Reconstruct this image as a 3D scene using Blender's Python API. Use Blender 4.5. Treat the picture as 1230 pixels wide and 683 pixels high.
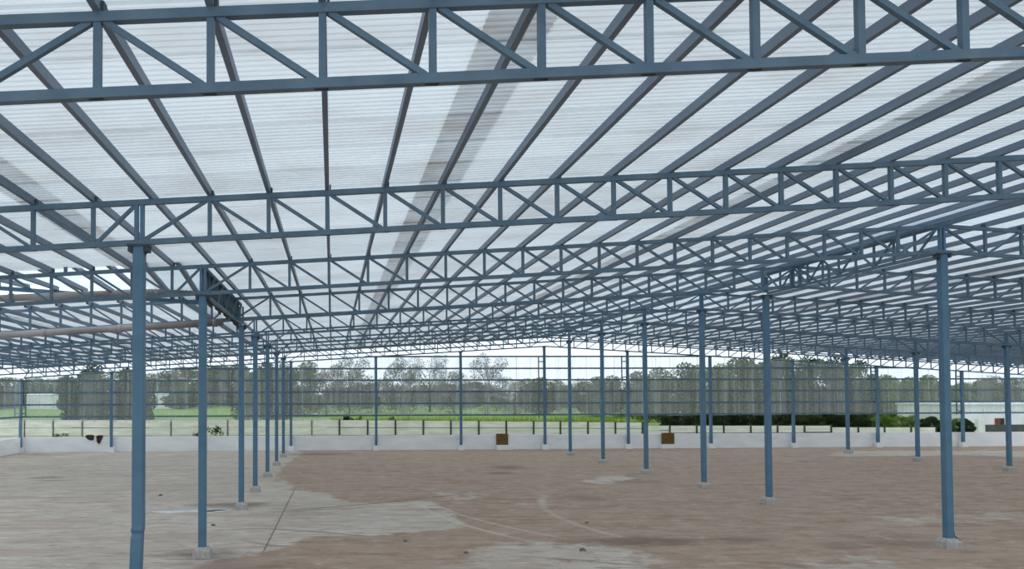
import bpy, math, random
import numpy as np
from mathutils import Vector, Matrix

for o in list(bpy.data.objects): bpy.data.objects.remove(o)
scene = bpy.context.scene
COL = scene.collection
random.seed(7)

# ------------------------------------------------------------------ camera
HCAM = 3.712
F, YAW, PIT, ROLL, PX, PY = 930.0, .0434, .0264, .0033, 439.54, 451.83
def cam_axes():
    # photo axes (right, up, forward) in world space, world Y runs along the column rows
    def world(x, y, z):
        c, s = math.cos(ROLL), math.sin(ROLL); x, y = x*c + y*s, -x*s + y*c
        c, s = math.cos(PIT), math.sin(PIT); z, y = z*c - y*s, y*c + z*s
        c, s = math.cos(YAW), math.sin(YAW)
        return Vector((x*c + z*s, -x*s + z*c, y))
    return world(1,0,0), world(0,1,0), world(0,0,1), world
AR, AU, AF, to_world = cam_axes()
cd = bpy.data.cameras.new('camera'); cam = bpy.data.objects.new('camera', cd); COL.objects.link(cam)
cd.sensor_fit = 'HORIZONTAL'; cd.sensor_width = 36; cd.lens = 36*F/1230
cd.shift_x = (615-PX)/1230; cd.shift_y = (PY-341.5)/1230
cd.clip_start = .1; cd.clip_end = 3000
m = Matrix((AR, AU, -AF)).transposed().to_4x4(); m.translation = (0, 0, HCAM)
cam.matrix_world = m
scene.camera = cam

# ------------------------------------------------------------------ sky and exposure
w = bpy.data.worlds.new('overcast_sky'); scene.world = w; w.use_nodes = True
nt = w.node_tree; bg = nt.nodes['Background']
tc = nt.nodes.new('ShaderNodeTexCoord'); nz = nt.nodes.new('ShaderNodeTexNoise')
nz.inputs['Scale'].default_value = 2.2; nz.inputs['Detail'].default_value = 5
rp = nt.nodes.new('ShaderNodeValToRGB')
rp.color_ramp.elements[0].position = .3; rp.color_ramp.elements[0].color = (.74, .84, .95, 1)
rp.color_ramp.elements[1].position = .7; rp.color_ramp.elements[1].color = (.90, .96, 1.0, 1)
nt.links.new(tc.outputs['Generated'], nz.inputs['Vector']); nt.links.new(nz.outputs['Fac'], rp.inputs['Fac'])
nt.links.new(rp.outputs['Color'], bg.inputs['Color']); bg.inputs['Strength'].default_value = 1.0
vs = scene.view_settings
vs.view_transform = 'Standard'; vs.look = 'None'; vs.gamma = 1; vs.use_curve_mapping = False
vs.exposure = 0.57

# ------------------------------------------------------------------ pixel helpers
def at_y(u, v, Y):
    d = to_world((u-PX)/F, -(v-PY)/F, 1.0)
    return Vector((d.x/d.y*Y, Y, HCAM + d.z/d.y*Y))
def on_ground(u, v, z=0.0):
    d = to_world((u-PX)/F, -(v-PY)/F, 1.0)
    t = (z-HCAM)/d.z
    return Vector((d.x*t, d.y*t, z))
def project(p):
    d = Vector(p) - Vector((0, 0, HCAM)); z = d.dot(AF)
    return PX + F*d.dot(AR)/z, PY - F*d.dot(AU)/z, z

# ------------------------------------------------------------------ materials
def new_mat(name):
    mt = bpy.data.materials.new(name); mt.use_nodes = True
    return mt, mt.node_tree, mt.node_tree.nodes['Principled BSDF']
def noisy(name, c1, c2, scale=3.0, rough=.6, bump=0.0, metal=0.0, detail=4, stretch=(1,1,1), coords='Object', lo=.35, hi=.65, spec=.4):
    mt, t, b = new_mat(name)
    co = t.nodes.new('ShaderNodeTexCoord'); mp = t.nodes.new('ShaderNodeMapping')
    mp.inputs['Scale'].default_value = stretch
    n = t.nodes.new('ShaderNodeTexNoise'); n.inputs['Scale'].default_value = scale; n.inputs['Detail'].default_value = detail
    r = t.nodes.new('ShaderNodeValToRGB')
    r.color_ramp.elements[0].position = lo; r.color_ramp.elements[0].color = (*c1, 1)
    r.color_ramp.elements[1].position = hi; r.color_ramp.elements[1].color = (*c2, 1)
    t.links.new(co.outputs[coords], mp.inputs['Vector']); t.links.new(mp.outputs['Vector'], n.inputs['Vector'])
    t.links.new(n.outputs['Fac'], r.inputs['Fac']); t.links.new(r.outputs['Color'], b.inputs['Base Color'])
    b.inputs['Roughness'].default_value = rough; b.inputs['Metallic'].default_value = metal
    b.inputs['Specular IOR Level'].default_value = spec
    if bump:
        bp = t.nodes.new('ShaderNodeBump'); bp.inputs['Strength'].default_value = bump; bp.inputs['Distance'].default_value = .02
        t.links.new(n.outputs['Fac'], bp.inputs['Height']); t.links.new(bp.outputs['Normal'], b.inputs['Normal'])
    return mt

M = {}
M['steel'] = noisy('blue_painted_steel', (.070, .160, .245), (.092, .195, .290), 2.5, .45)
M['truss'] = noisy('glare_greyed_truss_steel', (.080, .143, .200), (.112, .184, .246), 3.0, .5)  # upper steel, backlit glare put into its greyer colour
M['purlin'] = noisy('galvanised_purlin_paint', (.115, .165, .232), (.170, .228, .300), 1.6, .5, stretch=(1, .25, 1), lo=.3, hi=.7)
M['dark_plate'] = noisy('dark_cap_plate', (.030, .048, .065), (.050, .075, .098), 6, .6)
M['footing'] = noisy('concrete_footing', (.36, .345, .32), (.47, .455, .43), 14, .9, .4)
M['white_wall'] = noisy('whitewashed_masonry', (.84, .86, .86), (.93, .94, .94), .8, .85, .1, stretch=(1,1,2.5))
M['fascia'] = noisy('dark_unlit_sheet', (.045, .050, .058), (.10, .10, .10), 2.0, .8, stretch=(1, 6, .4))  # sheet colour darkened to carry the shade on its unlit inner side
M['pipe'] = noisy('weathered_grey_pipe', (.17, .165, .165), (.30, .29, .285), 1.2, .6, stretch=(.5, 1, 1))
M['black'] = noisy('black_plastic_and_shade', (.012, .012, .014), (.025, .025, .028), 5, .5)
M['wood'] = noisy('brown_boards', (.115, .062, .012), (.185, .105, .025), 5, .7, .2, stretch=(.4, 1, 4))
M['rag'] = noisy('dark_brown_rag', (.030, .020, .016), (.075, .048, .038), 6, .95, .3)
M['precast'] = noisy('precast_concrete_panel', (.70, .63, .595), (.87, .81, .78), 1.3, .9, .2, stretch=(.5, 1, 3))
M['post_light'] = noisy('pale_concrete_post', (.36, .35, .33), (.52, .50, .48), 3, .9, .2)
M['post_dark'] = noisy('stained_post_and_gap_shade', (.040, .038, .036), (.085, .080, .075), 3, .9, .2)
M['bark'] = noisy('tree_bark', (.055, .045, .036), (.11, .09, .075), 6, .95, .3)
M['white_paint'] = noisy('white_painted_wall', (.70, .71, .72), (.84, .85, .86), .6, .8)
M['grey_gate'] = noisy('dark_grey_gate', (.055, .058, .062), (.085, .088, .092), 2, .7)
M['brick_red'] = noisy('red_brown_panel', (.16, .045, .025), (.24, .075, .045), 3, .8)
M['grey_roof'] = noisy('pale_metal_roof', (.55, .57, .58), (.68, .70, .71), .5, .6)
M['stone'] = noisy('loose_stone', (.10, .075, .06), (.20, .16, .13), 9, .95, .4)

def leaf_mat(name, c1, c2):
    mt = bpy.data.materials.new(name); mt.use_nodes = True; t = mt.node_tree
    t.nodes.clear()
    out = t.nodes.new('ShaderNodeOutputMaterial'); mix = t.nodes.new('ShaderNodeMixShader'); mix.inputs[0].default_value = .3
    d = t.nodes.new('ShaderNodeBsdfDiffuse'); tr = t.nodes.new('ShaderNodeBsdfTranslucent')
    co = t.nodes.new('ShaderNodeTexCoord'); n = t.nodes.new('ShaderNodeTexNoise'); n.inputs['Scale'].default_value = 1.1; n.inputs['Detail'].default_value = 3
    r = t.nodes.new('ShaderNodeValToRGB')
    r.color_ramp.elements[0].position = .35; r.color_ramp.elements[0].color = (*c1, 1)
    r.color_ramp.elements[1].position = .65; r.color_ramp.elements[1].color = (*c2, 1)
    t.links.new(co.outputs['Object'], n.inputs['Vector']); t.links.new(n.outputs['Fac'], r.inputs['Fac'])
    t.links.new(r.outputs['Color'], d.inputs['Color']); t.links.new(r.outputs['Color'], tr.inputs['Color'])
    t.links.new(d.outputs[0], mix.inputs[1]); t.links.new(tr.outputs[0], mix.inputs[2]); t.links.new(mix.outputs[0], out.inputs[0])
    return mt
M['leaf_grey'] = leaf_mat('grey_brown_twigs_and_leaves', (.105, .100, .080), (.18, .175, .135))
M['leaf_dark'] = leaf_mat('dark_green_leaves', (.022, .038, .018), (.055, .080, .035))
M['leaf_olive'] = leaf_mat('olive_green_leaves', (.070, .090, .038), (.135, .155, .062))
M['leaf_green'] = leaf_mat('fresh_green_leaves', (.085, .150, .030), (.17, .25, .06))
M['grass'] = leaf_mat('grass_blades', (.10, .21, .018), (.22, .35, .055))

def sheet_mat(name, tint, trans, dirt, see):
    """Translucent corrugated plastic: light from the sky comes through it, with brown dirt along its ends."""
    mt = bpy.data.materials.new(name); mt.use_nodes = True; t = mt.node_tree; t.nodes.clear()
    out = t.nodes.new('ShaderNodeOutputMaterial')
    tr = t.nodes.new('ShaderNodeBsdfTranslucent'); df = t.nodes.new('ShaderNodeBsdfDiffuse'); tp = t.nodes.new('ShaderNodeBsdfTransparent')
    m1 = t.nodes.new('ShaderNodeMixShader'); m2 = t.nodes.new('ShaderNodeMixShader')
    co = t.nodes.new('ShaderNodeNewGeometry')
    n = t.nodes.new('ShaderNodeTexNoise'); n.inputs['Scale'].default_value = .55; n.inputs['Detail'].default_value = 6; n.inputs['Roughness'].default_value = .6
    mp = t.nodes.new('ShaderNodeMapping'); mp.inputs['Scale'].default_value = (1, 1.6, 1)
    t.links.new(co.outputs['Position'], mp.inputs['Vector']); t.links.new(mp.outputs['Vector'], n.inputs['Vector'])
    uv = t.nodes.new('ShaderNodeAttribute'); uv.attribute_name = 'end_dirt'
    mr = t.nodes.new('ShaderNodeMapRange'); mr.inputs['From Min'].default_value = .5; mr.inputs['From Max'].default_value = .8
    mr.inputs['To Min'].default_value = 0; mr.inputs['To Max'].default_value = .20
    t.links.new(n.outputs['Fac'], mr.inputs['Value'])
    ml = t.nodes.new('ShaderNodeMath'); ml.operation = 'MULTIPLY'; t.links.new(uv.outputs['Fac'], ml.inputs[0]); t.links.new(n.outputs['Fac'], ml.inputs[1])
    ad = t.nodes.new('ShaderNodeMath'); ad.operation = 'ADD'; ad.use_clamp = True
    t.links.new(ml.outputs[0], ad.inputs[0]); t.links.new(mr.outputs[0], ad.inputs[1])
    oi = t.nodes.new('ShaderNodeObjectInfo')
    rr = t.nodes.new('ShaderNodeMapRange'); rr.inputs['To Min'].default_value = .90; rr.inputs['To Max'].default_value = 1.0
    t.links.new(oi.outputs['Random'], rr.inputs['Value'])
    mx = t.nodes.new('ShaderNodeMix'); mx.data_type = 'RGBA'
    mx.inputs['A'].default_value = (*tint, 1); mx.inputs['B'].default_value = (*dirt, 1)
    t.links.new(ad.outputs[0], mx.inputs['Factor'])
    vm = t.nodes.new('ShaderNodeVectorMath'); vm.operation = 'SCALE'
    t.links.new(mx.outputs['Result'], vm.inputs[0]); t.links.new(rr.outputs[0], vm.inputs['Scale'])
    t.links.new(vm.outputs[0], tr.inputs['Color']); t.links.new(vm.outputs[0], df.inputs['Color'])
    m1.inputs[0].default_value = trans
    t.links.new(df.outputs[0], m1.inputs[1]); t.links.new(tr.outputs[0], m1.inputs[2])
    m2.inputs[0].default_value = see
    t.links.new(m1.outputs[0], m2.inputs[1]); t.links.new(tp.outputs[0], m2.inputs[2])
    t.links.new(m2.outputs[0], out.inputs[0])
    return mt
M['roof_sheet'] = sheet_mat('translucent_roof_sheet', (.87, .94, .975), .88, (.44, .36, .32), .12)

def clear_sheet():
    mt = bpy.data.materials.new('clear_corrugated_sheet'); mt.use_nodes = True; t = mt.node_tree; t.nodes.clear()
    out = t.nodes.new('ShaderNodeOutputMaterial')
    tp = t.nodes.new('ShaderNodeBsdfTransparent'); tp.inputs[0].default_value = (.93, .96, .97, 1)
    df = t.nodes.new('ShaderNodeBsdfDiffuse'); df.inputs[0].default_value = (.70, .73, .74, 1)
    tr = t.nodes.new('ShaderNodeBsdfTranslucent'); tr.inputs[0].default_value = (.70, .73, .74, 1)
    gl = t.nodes.new('ShaderNodeBsdfGlossy'); gl.inputs['Roughness'].default_value = .25
    a = t.nodes.new('ShaderNodeMixShader'); a.inputs[0].default_value = .5
    g = t.nodes.new('ShaderNodeMixShader'); g.inputs[0].default_value = .03
    b = t.nodes.new('ShaderNodeMixShader')
    co = t.nodes.new('ShaderNodeNewGeometry'); mp = t.nodes.new('ShaderNodeMapping'); mp.inputs['Scale'].default_value = (3.0, .6, .10)
    n = t.nodes.new('ShaderNodeTexNoise'); n.inputs['Scale'].default_value = 1.0; n.inputs['Detail'].default_value = 5; n.inputs['Roughness'].default_value = .7
    mr = t.nodes.new('ShaderNodeMapRange'); mr.inputs['From Min'].default_value = .3; mr.inputs['From Max'].default_value = .75
    mr.inputs['To Min'].default_value = .13; mr.inputs['To Max'].default_value = .46
    t.links.new(co.outputs['Position'], mp.inputs['Vector']); t.links.new(mp.outputs['Vector'], n.inputs['Vector']); t.links.new(n.outputs['Fac'], mr.inputs['Value'])
    t.links.new(df.outputs[0], a.inputs[1]); t.links.new(tr.outputs[0], a.inputs[2])
    t.links.new(a.outputs[0], g.inputs[1]); t.links.new(gl.outputs[0], g.inputs[2])
    t.links.new(mr.outputs[0], b.inputs[0]); t.links.new(tp.outputs[0], b.inputs[1]); t.links.new(g.outputs[0], b.inputs[2])
    t.links.new(b.outputs[0], out.inputs[0])
    return mt
M['clear'] = clear_sheet()

def water():
    mt, t, b = new_mat('puddle_water'); b.inputs['Base Color'].default_value = (.42, .43, .44, 1)  # base made pale to paint in the reflection of the bright roof
    b.inputs['Roughness'].default_value = .04; b.inputs['Specular IOR Level'].default_value = .6
    return mt
M['water'] = water()

# ------------------------------------------------------------------ mesh helpers
class MB:
    def __init__(s): s.v = []; s.f = []
    def quadbox(s, pts):
        b = len(s.v); s.v += [tuple(p) for p in pts]
        s.f += [tuple(b+i for i in q) for q in ((0,3,2,1),(4,5,6,7),(0,1,5,4),(1,2,6,5),(2,3,7,6),(3,0,4,7))]
        return s
    def box(s, x0, x1, y0, y1, z0, z1):
        return s.quadbox([(x0,y0,z0),(x1,y0,z0),(x1,y1,z0),(x0,y1,z0),(x0,y0,z1),(x1,y0,z1),(x1,y1,z1),(x0,y1,z1)])
    def taper(s, cx, cy, z0, z1, a0, a1):
        return s.quadbox([(cx-a0,cy-a0,z0),(cx+a0,cy-a0,z0),(cx+a0,cy+a0,z0),(cx-a0,cy+a0,z0),
                          (cx-a1,cy-a1,z1),(cx+a1,cy-a1,z1),(cx+a1,cy+a1,z1),(cx-a1,cy+a1,z1)])
    def beam(s, p0, p1, wd, ht, side=(0,1,0)):
        p0, p1 = Vector(p0), Vector(p1); d = (p1-p0).normalized(); sd = Vector(side); sd = (sd - d*sd.dot(d)).normalized(); up = sd.cross(d).normalized()
        a, b = sd*wd/2, up*ht/2
        return s.quadbox([p0-a-b, p0+a-b, p0+a+b, p0-a+b, p1-a-b, p1+a-b, p1+a+b, p1-a+b])
    def tube(s, pts, r, n=10, cap=True):
        pts = [Vector(p) for p in pts]; rs = r if isinstance(r, (list, tuple)) else [r]*len(pts)
        b0 = len(s.v)
        for i, p in enumerate(pts):
            d = (pts[min(i+1, len(pts)-1)] - pts[max(i-1, 0)]).normalized()
            a = d.orthogonal().normalized() if abs(d.z) > .9 else d.cross(Vector((0,0,1))).normalized()
            b = d.cross(a)
            for k in range(n):
                t = 2*math.pi*k/n; s.v.append(tuple(p + (a*math.cos(t) + b*math.sin(t))*rs[i]))
        for i in range(len(pts)-1):
            for k in range(n):
                s.f.append((b0+i*n+k, b0+i*n+(k+1) % n, b0+(i+1)*n+(k+1) % n, b0+(i+1)*n+k))
        if cap:
            s.f.append(tuple(b0+k for k in range(n))[::-1]); s.f.append(tuple(b0+(len(pts)-1)*n+k for k in range(n)))
        return s
    def mesh(s, name, mat, smooth=False):
        me = bpy.data.meshes.new(name); me.from_pydata(s.v, [], s.f); me.update()
        if mat is not None: me.materials.append(M[mat] if isinstance(mat, str) else mat)
        if smooth:
            for p in me.polygons: p.use_smooth = True
        return me
    def build(s, name, mat, parent=None, smooth=False, loc=None):
        return link(name, s.mesh(name, mat, smooth), parent, loc)
def link(name, me, parent=None, loc=None, rot=None):
    o = bpy.data.objects.new(name, me); COL.objects.link(o)
    if parent is not None: o.parent = parent
    if loc is not None: o.location = loc
    if rot is not None: o.rotation_euler = rot
    return o
def tag(o, label=None, cat=None, group=None, kind=None):
    if label: o['label'] = label
    if cat: o['category'] = cat
    if group: o['group'] = group
    if kind: o['kind'] = kind
    return o
def thing(name, label, cat, loc=(0,0,0), group=None, kind=None):
    o = link(name, None, None, loc); o.empty_display_size = .3
    return tag(o, label, cat, group, kind)

# ------------------------------------------------------------------ the shed's grid
SP = 18.0                                  # distance between column rows
XA = -3.035; XB = XA + SP; XC = XB + SP; XD = XC + SP; X0 = XA - SP
SLOPE = .0593
LINES = [6.43, 12.30, 18.30, 24.30, 30.70, 36.45, 42.36, 48.27, 53.78]
YW = LINES[-1]
ZB_A, ZT_A = 6.155, 6.79                   # truss chord centre heights above the left column row
def rise(X): return SLOPE*((X-XA) if X <= XB else (2*XB-X-XA))
def zbot(X): return ZB_A + rise(X)
def ztop(X): return ZT_A + rise(X)
PITCH = .929
POSTS_P1 = [1.10 + PITCH*j for j in range(18)]                 # from the left column row towards the ridge
POSTS_P0 = [SP - .72 - PITCH*j for j in range(19)][::-1]       # from the left wall to the left column row
PUR_D = [-.72-PITCH*j for j in range(19)][::-1] + [.19] + POSTS_P1 + [17.80]   # purlins, measured from the left column row
ORD = ['nearest', 'second', 'third', 'fourth', 'fifth', 'sixth', 'seventh', 'eighth', 'ninth']

# ------------------------------------------------------------------ floor
def inside(poly, gx, gy):
    r = np.zeros(gx.shape, bool); n = len(poly)
    for i in range(n):
        x0, y0 = poly[i]; x1, y1 = poly[(i+1) % n]
        c = ((y0 > gy) != (y1 > gy)) & (gx < (x1-x0)*(gy-y0)/((y1-y0) or 1e-9) + x0)
        r ^= c
    return r
def blur(a, k, it=3):
    for _ in range(it):
        for ax in (0, 1):
            p = np.pad(a, [(k, k) if i == ax else (0, 0) for i in (0, 1)], mode='edge')
            c = np.cumsum(p, axis=ax); z = np.zeros_like(np.take(c, [0], axis=ax)); c = np.concatenate([z, c], axis=ax)
            n = a.shape[ax]; a = (np.take(c, range(2*k+1, 2*k+1+n), axis=ax) - np.take(c, range(n), axis=ax))/(2*k+1)
    return a
def floor():
    st = .25
    xs = np.arange(-24, 56.01, st); ys = np.arange(-10, YW+.3, st)
    gx, gy = np.meshgrid(xs, ys)
    G = lambda pts: [tuple(on_ground(*p))[:2] for p in pts]
    conc = np.zeros(gx.shape)
    main = [(-400,539),(349,540),(368,543),(352,551),(340,560),(331,574),(352,583),(346,589),(385,590),(420,603),(450,604),(520,601),(548,618),(565,632),(500,640),(440,643),(370,644),(352,656),(300,668),(245,676),(200,690),(140,720),(100,760),(-900,760)]
    conc = np.maximum(conc, inside(G(main), gx, gy)*1.0)
    for pts, wt in (([(560,660),(600,648),(700,650),(790,662),(800,680),(740,700),(600,720),(520,700)], .72),
                    ([(686,578),(720,571),(760,570),(772,575),(730,582)], .75),
                    ([(860,700),(930,672),(1040,662),(1110,680),(1080,720),(900,730)], .55),
                    ([(990,548),(1010,541),(1300,541),(1300,551),(1120,547)], .8),
                    ([(1010,620),(1230,612),(1260,628),(1100,634)], .45),
                    ([(500,592),(560,588),(600,596),(560,606)], .55),
                    ([(600,605),(660,596),(680,600),(640,612)], .45)):
        conc = np.maximum(conc, blur(inside(G(pts), gx, gy)*wt, 1, 1))
    conc = blur(conc, 1, 2)
    stain = np.zeros(gx.shape)
    for (u, v, ru, rv, wt) in ((610,561,28,3,.8),(600,568,22,2,.8),(700,597,40,7,.6),(770,650,110,7,.9),(880,648,60,6,.7),(270,606,60,4,.9),(60,573,30,2,.8),
                               (60,577,40,2,.6),(250,666,80,8,.8),(300,680,120,8,.5),(1080,652,70,6,.7),(760,578,60,3,.6),(1020,655,60,6,.6),(520,612,40,5,.5),(30,546,120,3,.5),(1180,548,50,3,.6),(700,541,300,2,.5),(380,545,60,2,.8)):
        c = on_ground(u, v); rx = abs(on_ground(u+ru, v).x-c.x); ry = abs(on_ground(u, v-rv).y-c.y)
        stain = np.maximum(stain, wt*np.exp(-(((gx-c.x)/rx)**2 + ((gy-c.y)/max(ry, .3))**2)))
    ny, nx = gx.shape
    vz = np.zeros(gx.shape)
    verts = np.stack([gx, gy, vz], -1).reshape(-1, 3)
    idx = np.arange(nx*ny).reshape(ny, nx)
    faces = np.stack([idx[:-1, :-1], idx[:-1, 1:], idx[1:, 1:], idx[1:, :-1]], -1).reshape(-1, 4)
    me = bpy.data.meshes.new('floor'); me.from_pydata(verts.tolist(), [], faces.tolist())
    for nm, arr in (('concrete', conc), ('stain', stain)):
        at = me.attributes.new(nm, 'FLOAT', 'POINT'); at.data.foreach_set('value', arr.reshape(-1).astype(np.float32))
    mt, t, b = new_mat('dirty_concrete_and_red_earth'); N = t.nodes.new; L = t.links.new
    geo = N('ShaderNodeNewGeometry')
    def noise(sc, det, rough=.6, stretch=(1,1,1), dist=0):
        mp = N('ShaderNodeMapping'); mp.inputs['Scale'].default_value = stretch
        n = N('ShaderNodeTexNoise'); n.inputs['Scale'].default_value = sc; n.inputs['Detail'].default_value = det; n.inputs['Roughness'].default_value = rough; n.inputs['Distortion'].default_value = dist
        L(geo.outputs['Position'], mp.inputs['Vector']); L(mp.outputs['Vector'], n.inputs['Vector']); return n.outputs['Fac']
    def math_(op, a, b_=None, clamp=False):
        k = N('ShaderNodeMath'); k.operation = op; k.use_clamp = clamp
        for i, x in enumerate((a, b_)):
            if x is None: continue
            if isinstance(x, (int, float)): k.inputs[i].default_value = x
            else: L(x, k.inputs[i])
        return k.outputs[0]
    def rng(x, a, b_, c=0., d=1.):
        k = N('ShaderNodeMapRange'); L(x, k.inputs['Value'])
        for nm, vv in (('From Min', a), ('From Max', b_), ('To Min', c), ('To Max', d)): k.inputs[nm].default_value = vv
        return k.outputs[0]
    def ramp(x, a, ca, b_, cb):
        k = N('ShaderNodeValToRGB'); e = k.color_ramp.elements
        e[0].position = a; e[0].color = (*ca, 1); e[1].position = b_; e[1].color = (*cb, 1); L(x, k.inputs['Fac']); return k.outputs['Color']
    def mix(f, a, b_):
        k = N('ShaderNodeMix'); k.data_type = 'RGBA'
        L(f, k.inputs['Factor']); 
        for nm, x in (('A', a), ('B', b_)):
            if isinstance(x, tuple): k.inputs[nm].default_value = (*x, 1)
            else: L(x, k.inputs[nm])
        return k.outputs['Result']
    def attr(nm):
        k = N('ShaderNodeAttribute'); k.attribute_name = nm; return k.outputs['Fac']
    big = noise(.22, 7, .65, (1, 1, 1), .4); mid = noise(1.1, 6, .65, (1, .8, 1)); fine = noise(7, 5, .7)
    streak = noise(.8, 6, .7, (.35, 1.6, 1), .3)
    concrete = ramp(math_('ADD', math_('MULTIPLY', big, .5), math_('MULTIPLY', streak, .5)), .36, (.45, .385, .32), .62, (.68, .615, .545))
    concrete = mix(rng(fine, .45, .75, 0, .25), concrete, (.36, .32, .28))
    earth = ramp(math_('ADD', math_('MULTIPLY', mid, .45), math_('MULTIPLY', streak, .55)), .34, (.275, .186, .134), .64, (.465, .34, .26))
    earth = mix(rng(fine, .5, .8, 0, .35), earth, (.54, .43, .345))
    # scattered pale dust on the earth
    dust = math_('MULTIPLY', rng(streak, .52, .68), rng(big, .42, .62)); earth = mix(math_('MULTIPLY', dust, .55), earth, (.63, .54, .45))
    spot = noise(2.6, 8, .75, (.55, 1.2, 1), .2); speck = noise(14, 6, .75)
    earth = mix(rng(spot, .53, .63, 0, .75), earth, (.56, .45, .365)); earth = mix(rng(spot, .47, .38, 0, .75), earth, (.215, .148, .115))
    earth = mix(rng(speck, .60, .70, 0, .35), earth, (.65, .56, .47))
    concrete = mix(rng(spot, .48, .38, 0, .75), concrete, (.345, .285, .235)); concrete = mix(rng(spot, .54, .64, 0, .65), concrete, (.74, .69, .625))
    concrete = mix(rng(speck, .40, .30, 0, .45), concrete, (.26, .225, .195))
    c = math_('ADD', attr('concrete'), math_('MULTIPLY', math_('SUBTRACT', mid, .5), 1.3))
    c = math_('ADD', c, math_('MULTIPLY', math_('SUBTRACT', streak, .5), 1.3)); c = math_('ADD', c, math_('MULTIPLY', math_('SUBTRACT', spot, .5), .7))
    cm = rng(c, .36, .68)
    base = mix(cm, earth, concrete)
    # thin earth film over the slab
    film = math_('MULTIPLY', rng(streak, .44, .62), .72); base = mix(film, base, (.385, .285, .215))
    # dark wet stains
    s_ = math_('ADD', attr('stain'), math_('MULTIPLY', math_('SUBTRACT', streak, .5), 1.3)); s_ = rng(s_, .30, .75, 0, .62)
    base = mix(s_, base, (.125, .085, .066))
    # wheel tracks: arcs on the ground
    sep = N('ShaderNodeSeparateXYZ'); L(geo.outputs['Position'], sep.inputs[0])
    def arc(cx, cy, r, wd, gate, strength, col, base):
        dx = math_('SUBTRACT', sep.outputs['X'], cx); dy = math_('SUBTRACT', sep.outputs['Y'], cy)
        d = math_('SQRT', math_('ADD', math_('MULTIPLY', dx, dx), math_('MULTIPLY', dy, dy)))
        e = math_('ABSOLUTE', math_('SUBTRACT', d, r))
        e = math_('ADD', e, math_('MULTIPLY', math_('SUBTRACT', fine, .5), wd*1.5))
        k = rng(e, wd, wd*.3, 0, strength)
        x0, x1, y0, y1 = gate
        for o_, a_, q in ((sep.outputs['X'], x0, 1), (sep.outputs['X'], x1, -1), (sep.outputs['Y'], y0, 1), (sep.outputs['Y'], y1, -1)):
            k = math_('MULTIPLY', k, rng(o_, a_-.6*q, a_+.6*q))
        return mix(k, base, col)
    pale, dark = (.64, .56, .475), (.16, .14, .125)
    def circ(a, b_, c_):
        (x1, y1), (x2, y2), (x3, y3) = [tuple(on_ground(*p))[:2] for p in (a, b_, c_)]
        D = 2*(x1*(y2-y3)+x2*(y3-y1)+x3*(y1-y2))
        ux = ((x1*x1+y1*y1)*(y2-y3)+(x2*x2+y2*y2)*(y3-y1)+(x3*x3+y3*y3)*(y1-y2))/D
        uy = ((x1*x1+y1*y1)*(x3-x2)+(x2*x2+y2*y2)*(x1-x3)+(x3*x3+y3*y3)*(x2-x1))/D
        X = [x1, x2, x3]; Y = [y1, y2, y3]
        return ux, uy, math.hypot(x1-ux, y1-uy), (min(X), max(X), min(Y), max(Y))
    for pts, wd, sg, col in ((((505,606),(540,624),(640,650)), .14, .5, pale), (((520,604),(575,624),(690,648)), .10, .4, pale),
                             (((655,596),(665,618),(740,643)), .18, .45, pale), (((330,614),(430,606),(560,592)), .14, .7, dark),
                             (((300,618),(400,611),(500,608)), .10, .6, dark), (((300,634),(400,640),(450,645)), .12, .7, dark),
                             (((300,650),(330,655),(360,657)), .14, .8, dark), (((620,668),(700,673),(790,682)), .12, .6, dark),
                             (((740,617),(790,619),(860,618)), .10, .6, dark)):
        ux, uy, r, g = circ(*pts); base = arc(ux, uy, r, wd, g, sg, col, base)
    # slab joint
    j0, j1 = on_ground(355, 585), on_ground(315, 665); sl = (j1.x-j0.x)/(j1.y-j0.y)
    jx = math_('SUBTRACT', sep.outputs['X'], math_('ADD', math_('MULTIPLY', math_('SUBTRACT', sep.outputs['Y'], j0.y), sl), j0.x))
    jm = math_('MULTIPLY', rng(math_('ABSOLUTE', jx), .035, .01, 0, .8), cm); base = mix(jm, base, (.15, .125, .11))
    L(base, b.inputs['Base Color'])
    b.inputs['Roughness'].default_value = .93; b.inputs['Specular IOR Level'].default_value = .25
    bp = N('ShaderNodeBump'); bp.inputs['Strength'].default_value = .35; bp.inputs['Distance'].default_value = .03
    L(math_('ADD', mid, math_('MULTIPLY', fine, .4)), bp.inputs['Height']); L(bp.outputs['Normal'], b.inputs['Normal'])
    me.materials.append(mt)
    tag(link('floor', me), 'stained concrete slab merging into red brown earth under the roof', 'floor', kind='structure')
floor()

def field():
    b = MB(); b.v = [(-500, YW+.45, -.03), (700, YW+.45, -.03), (700, 900, -.03), (-500, 900, -.03)]; b.f = [(0, 1, 2, 3)]
    o = b.build('ground_field', noisy('grass_field', (.105, .205, .022), (.185, .295, .045), .12, .95, coords='Object', detail=8, lo=.3, hi=.7))
    tag(o, 'green grass field beyond the back wall', 'grass field', kind='structure')
field()

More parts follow.
